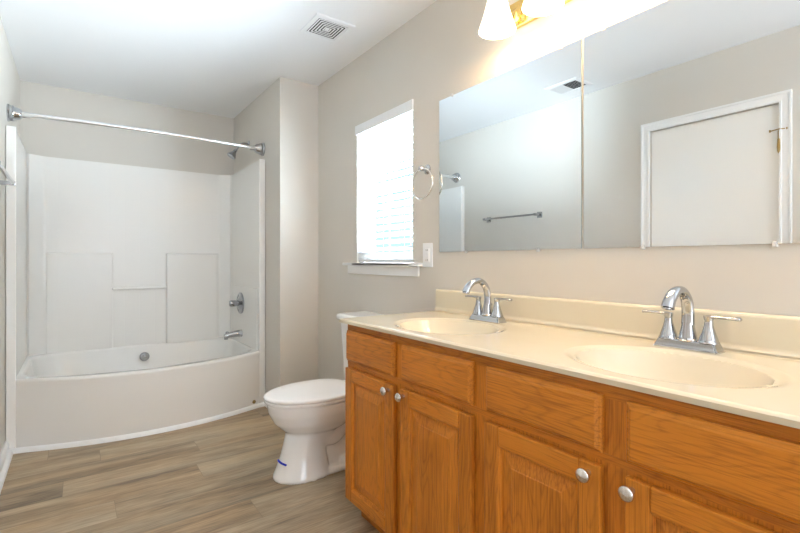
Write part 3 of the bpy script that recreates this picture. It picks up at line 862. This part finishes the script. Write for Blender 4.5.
rg = thing('air_register', 'white louvred ceiling register seen in the left mirror', 'ceiling vent', (-.065, 2.03, C))
rx0, rx1, ry0, ry1 = -.175, .045, 1.90, 2.18
bm = NB()
def rq(i, z): return [Vector((rx0 + i, ry0 + i, z)), Vector((rx1 - i, ry0 + i, z)), Vector((rx1 - i, ry1 - i, z)), Vector((rx0 + i, ry1 - i, z))]
loft(bm, [rq(0, C), rq(.002, C - .004), rq(.012, C - .009), rq(.030, C - .009), rq(.032, C - .002)], False, False)
for f in bm.faces: f.smooth = False
obj('frame', bm, M_vinyl, rg)
bm = NB()
for i in range(14):
    y = ry0 + .036 + i * .0157; s = -1 if i < 7 else 1
    loft(bm, [[Vector((x, y, C - .002)), Vector((x, y + s * .011, C - .010)), Vector((x, y + s * .0125, C - .0095)), Vector((x, y + .0012, C - .0015))] for x in (rx0 + .030, rx1 - .030)])
for f in bm.faces: f.smooth = False
obj('louvers', bm, M_vinyl, rg)
bm = NB(); box(bm, rx0 + .03, rx1 - .03, ry0 + .03, ry1 - .03, C - .0015, C - .0005); obj('shade_sheet', bm, M_dark, rg)  # thin dark sheet stands in for shade inside the register

# ------------------------------------------------------------ toilet
TX, TY = XR - .006, 2.232     # wall side and centre line; u runs from the wall into the room
toi = thing('toilet', 'white two-piece toilet with closed lid beside the vanity', 'toilet', (TX - .35, TY, 0))
def egg(u0, u1, hw, z, m=40, split=.42, pb=2.6, pf=2.0):
    uc = u0 + (u1 - u0) * split; out = []
    for k in range(m):
        a = 2 * PI * k / m; ca, sa = math.cos(a), math.sin(a)
        p = pf if ca > 0 else pb
        du = math.copysign(abs(ca) ** (2 / p), ca) * ((u1 - uc) if ca > 0 else (uc - u0))
        dv = math.copysign(abs(sa) ** (2 / p), sa) * hw
        out.append(Vector((TX - (uc + du), TY + dv, z)))
    return out
bm = NB()
loft(bm, [egg(.35, .58, .080, .18), egg(.33, .592, .096, .222), egg(.285, .622, .124, .245), egg(.235, .664, .154, .285), egg(.20, .693, .177, .340), egg(.19, .703, .183, .385), egg(.195, .700, .180, .393)])
loft(bm, [egg(.385, .672, .124, 0, pb=3), egg(.385, .672, .124, .012, pb=3), egg(.39, .655, .113, .05, pb=3), egg(.40, .632, .100, .11, pb=3), egg(.405, .616, .095, .17, pb=3), egg(.40, .60, .092, .24, pb=3)])
loft(bm, [egg(.05, .50, .110, 0, pb=4, pf=4), egg(.05, .50, .110, .022, pb=4, pf=4), egg(.06, .49, .100, .034, pb=4, pf=4)])
def U3(u, v, z): return (TX - u, TY + v, z)
tube(bm, spline([U3(.44, 0, .15), U3(.38, 0, .20), U3(.31, 0, .245), U3(.245, 0, .235), U3(.205, 0, .17), U3(.19, 0, .10), U3(.19, 0, .01)], 30), [.062] * 31, 24)
box(bm, TX - .25, TX - .02, TY - .115, TY + .115, .315, .390, .018, 3)
loft(bm, [egg(.07, .29, .070, .02, pb=4, pf=3), egg(.06, .28, .085, .20, pb=4, pf=3), egg(.04, .27, .105, .33, pb=4, pf=3)])
loft(bm, [egg(.14, .46, .062, .01, pb=4, pf=4), egg(.14, .46, .058, .20, pb=4, pf=4), egg(.14, .46, .075, .30, pb=4, pf=4)])
for s in (-1, 1):
    tube(bm, spline([U3(.46, s * .045, .20), U3(.37, s * .055, .17), U3(.30, s * .055, .215), U3(.24, s * .055, .20), U3(.215, s * .055, .13), U3(.215, s * .055, .03)], 30), .036, 20)
    lathe(bm, [(.030, 0), (.026, .035), (.018, .045), (0, .048)], U3(.30, s * .085, .02), seg=20)
bmesh.ops.recalc_face_normals(bm, faces=bm.faces)
tmp = obj('bowl', bm, M_porc, toi)
mr = tmp.modifiers.new('merge', 'REMESH'); mr.mode = 'VOXEL'; mr.voxel_size = .0065; mr.use_smooth_shade = True
ms = tmp.modifiers.new('smooth', 'SMOOTH'); ms.factor = .6; ms.iterations = 7
dg = bpy.context.evaluated_depsgraph_get(); dg.update()
me2 = bpy.data.meshes.new_from_object(tmp.evaluated_get(dg)); tmp.modifiers.clear(); tmp.data = me2
for p in me2.polygons: p.use_smooth = True
# floor-flat base
for v in me2.vertices:
    if v.co.z < .004: v.co.z = 0.0005
bm = NB()
loft(bm, [egg(.235, .710, .186, .3945), egg(.232, .713, .189, .398), egg(.232, .713, .189, .406), egg(.236, .709, .186, .410)])
obj('seat', bm, M_seat, toi, 50)
bm = NB()
loft(bm, [egg(.228, .712, .188, .4120), egg(.224, .716, .191, .4155), egg(.224, .716, .191, .423), egg(.229, .710, .187, .4285), egg(.25, .70, .168, .4315), egg(.31, .63, .11, .4335)])
obj('lid', bm, M_seat, toi, 50)
for v in (-.075, .075):
    bm = NB(); tube(bm, [U3(.215, v - .02, .411), U3(.215, v + .02, .411)], .012, 16); obj('seat_hinge', bm, M_seat, toi, 40)
bm = NB()
def trect(u0, u1, hw, z, r=.03):
    out = []
    for cx, cy, a0 in ((u1 - r, hw - r, 0), (u0 + r, hw - r, 90), (u0 + r, -hw + r, 180), (u1 - r, -hw + r, 270)):
        for k in range(6):
            a = math.radians(a0 + 18 * k); out.append(Vector((TX - (cx + r * math.cos(a)), TY + cy + r * math.sin(a), z)))
    return out
loft(bm, [trect(.015, .175, .165, .385), trect(.012, .180, .172, .395), trect(.004, .188, .195, .60), trect(.0, .192, .208, .765)])
obj('tank', bm, M_porc, toi, 50)
bm = NB()
loft(bm, [trect(-.002, .206, .222, .764), trect(-.004, .211, .227, .770), trect(-.004, .211, .227, .787), trect(-.002, .206, .222, .796), trect(.012, .188, .205, .800)])
obj('tank_lid', bm, M_porc, toi, 50)
bm = NB(); lathe(bm, [(.014, 0), (.014, .006), (.008, .012)], U3(.192, -.13, .72), (-1, 0, 0), 16); tube(bm, [U3(.204, -.13, .72), U3(.208, -.09, .716), U3(.208, -.05, .712)], [.007, .006, .008], 10)
obj('flush_lever', bm, M_chrome, toi, 40)
for v in (-.085, .085):
    bm = NB(); lathe(bm, [(.0115, 0), (.011, .008), (.006, .014), (0, .015)], U3(.305, v, .030), seg=16); obj('bolt_cap', bm, M_seat, toi, 40)
bm = NB(); tube(bm, [U3(.245, -.095, .030), U3(.245, -.095, .050)], .003, 8); lathe(bm, [(.006, 0), (.006, .004)], U3(.245, -.095, .033), seg=6); obj('floor_bolt', bm, M_oldbrass, toi, 40)
# blue tape fleck on the pedestal
def ped_pt(a, z):
    r = egg(.395, .648, .1095, z, m=360, pb=3); return r[a % 360]
bm = NB(); c0 = Vector((TX - .50, TY, 0))
rings = []
for k in range(9):
    a = -30 + k * 4.2 
    p = ped_pt(int(round(a)), .088 + k * .0012); o_ = (p - Vector((c0.x, c0.y, p.z))).normalized()
    rings.append([p - o_ * .006 + Vector((0, 0, -.0035)), p + o_ * .0012 + Vector((0, 0, -.0035)), p + o_ * .0012 + Vector((0, 0, .0035)), p - o_ * .006 + Vector((0, 0, .0035))])
loft(bm, rings)
tag(obj('tape_scrap', bm, M_tape, None, base=(TX - .6, TY - .05, .1)), 'tiny strip of blue tape stuck on the toilet pedestal', 'tape')
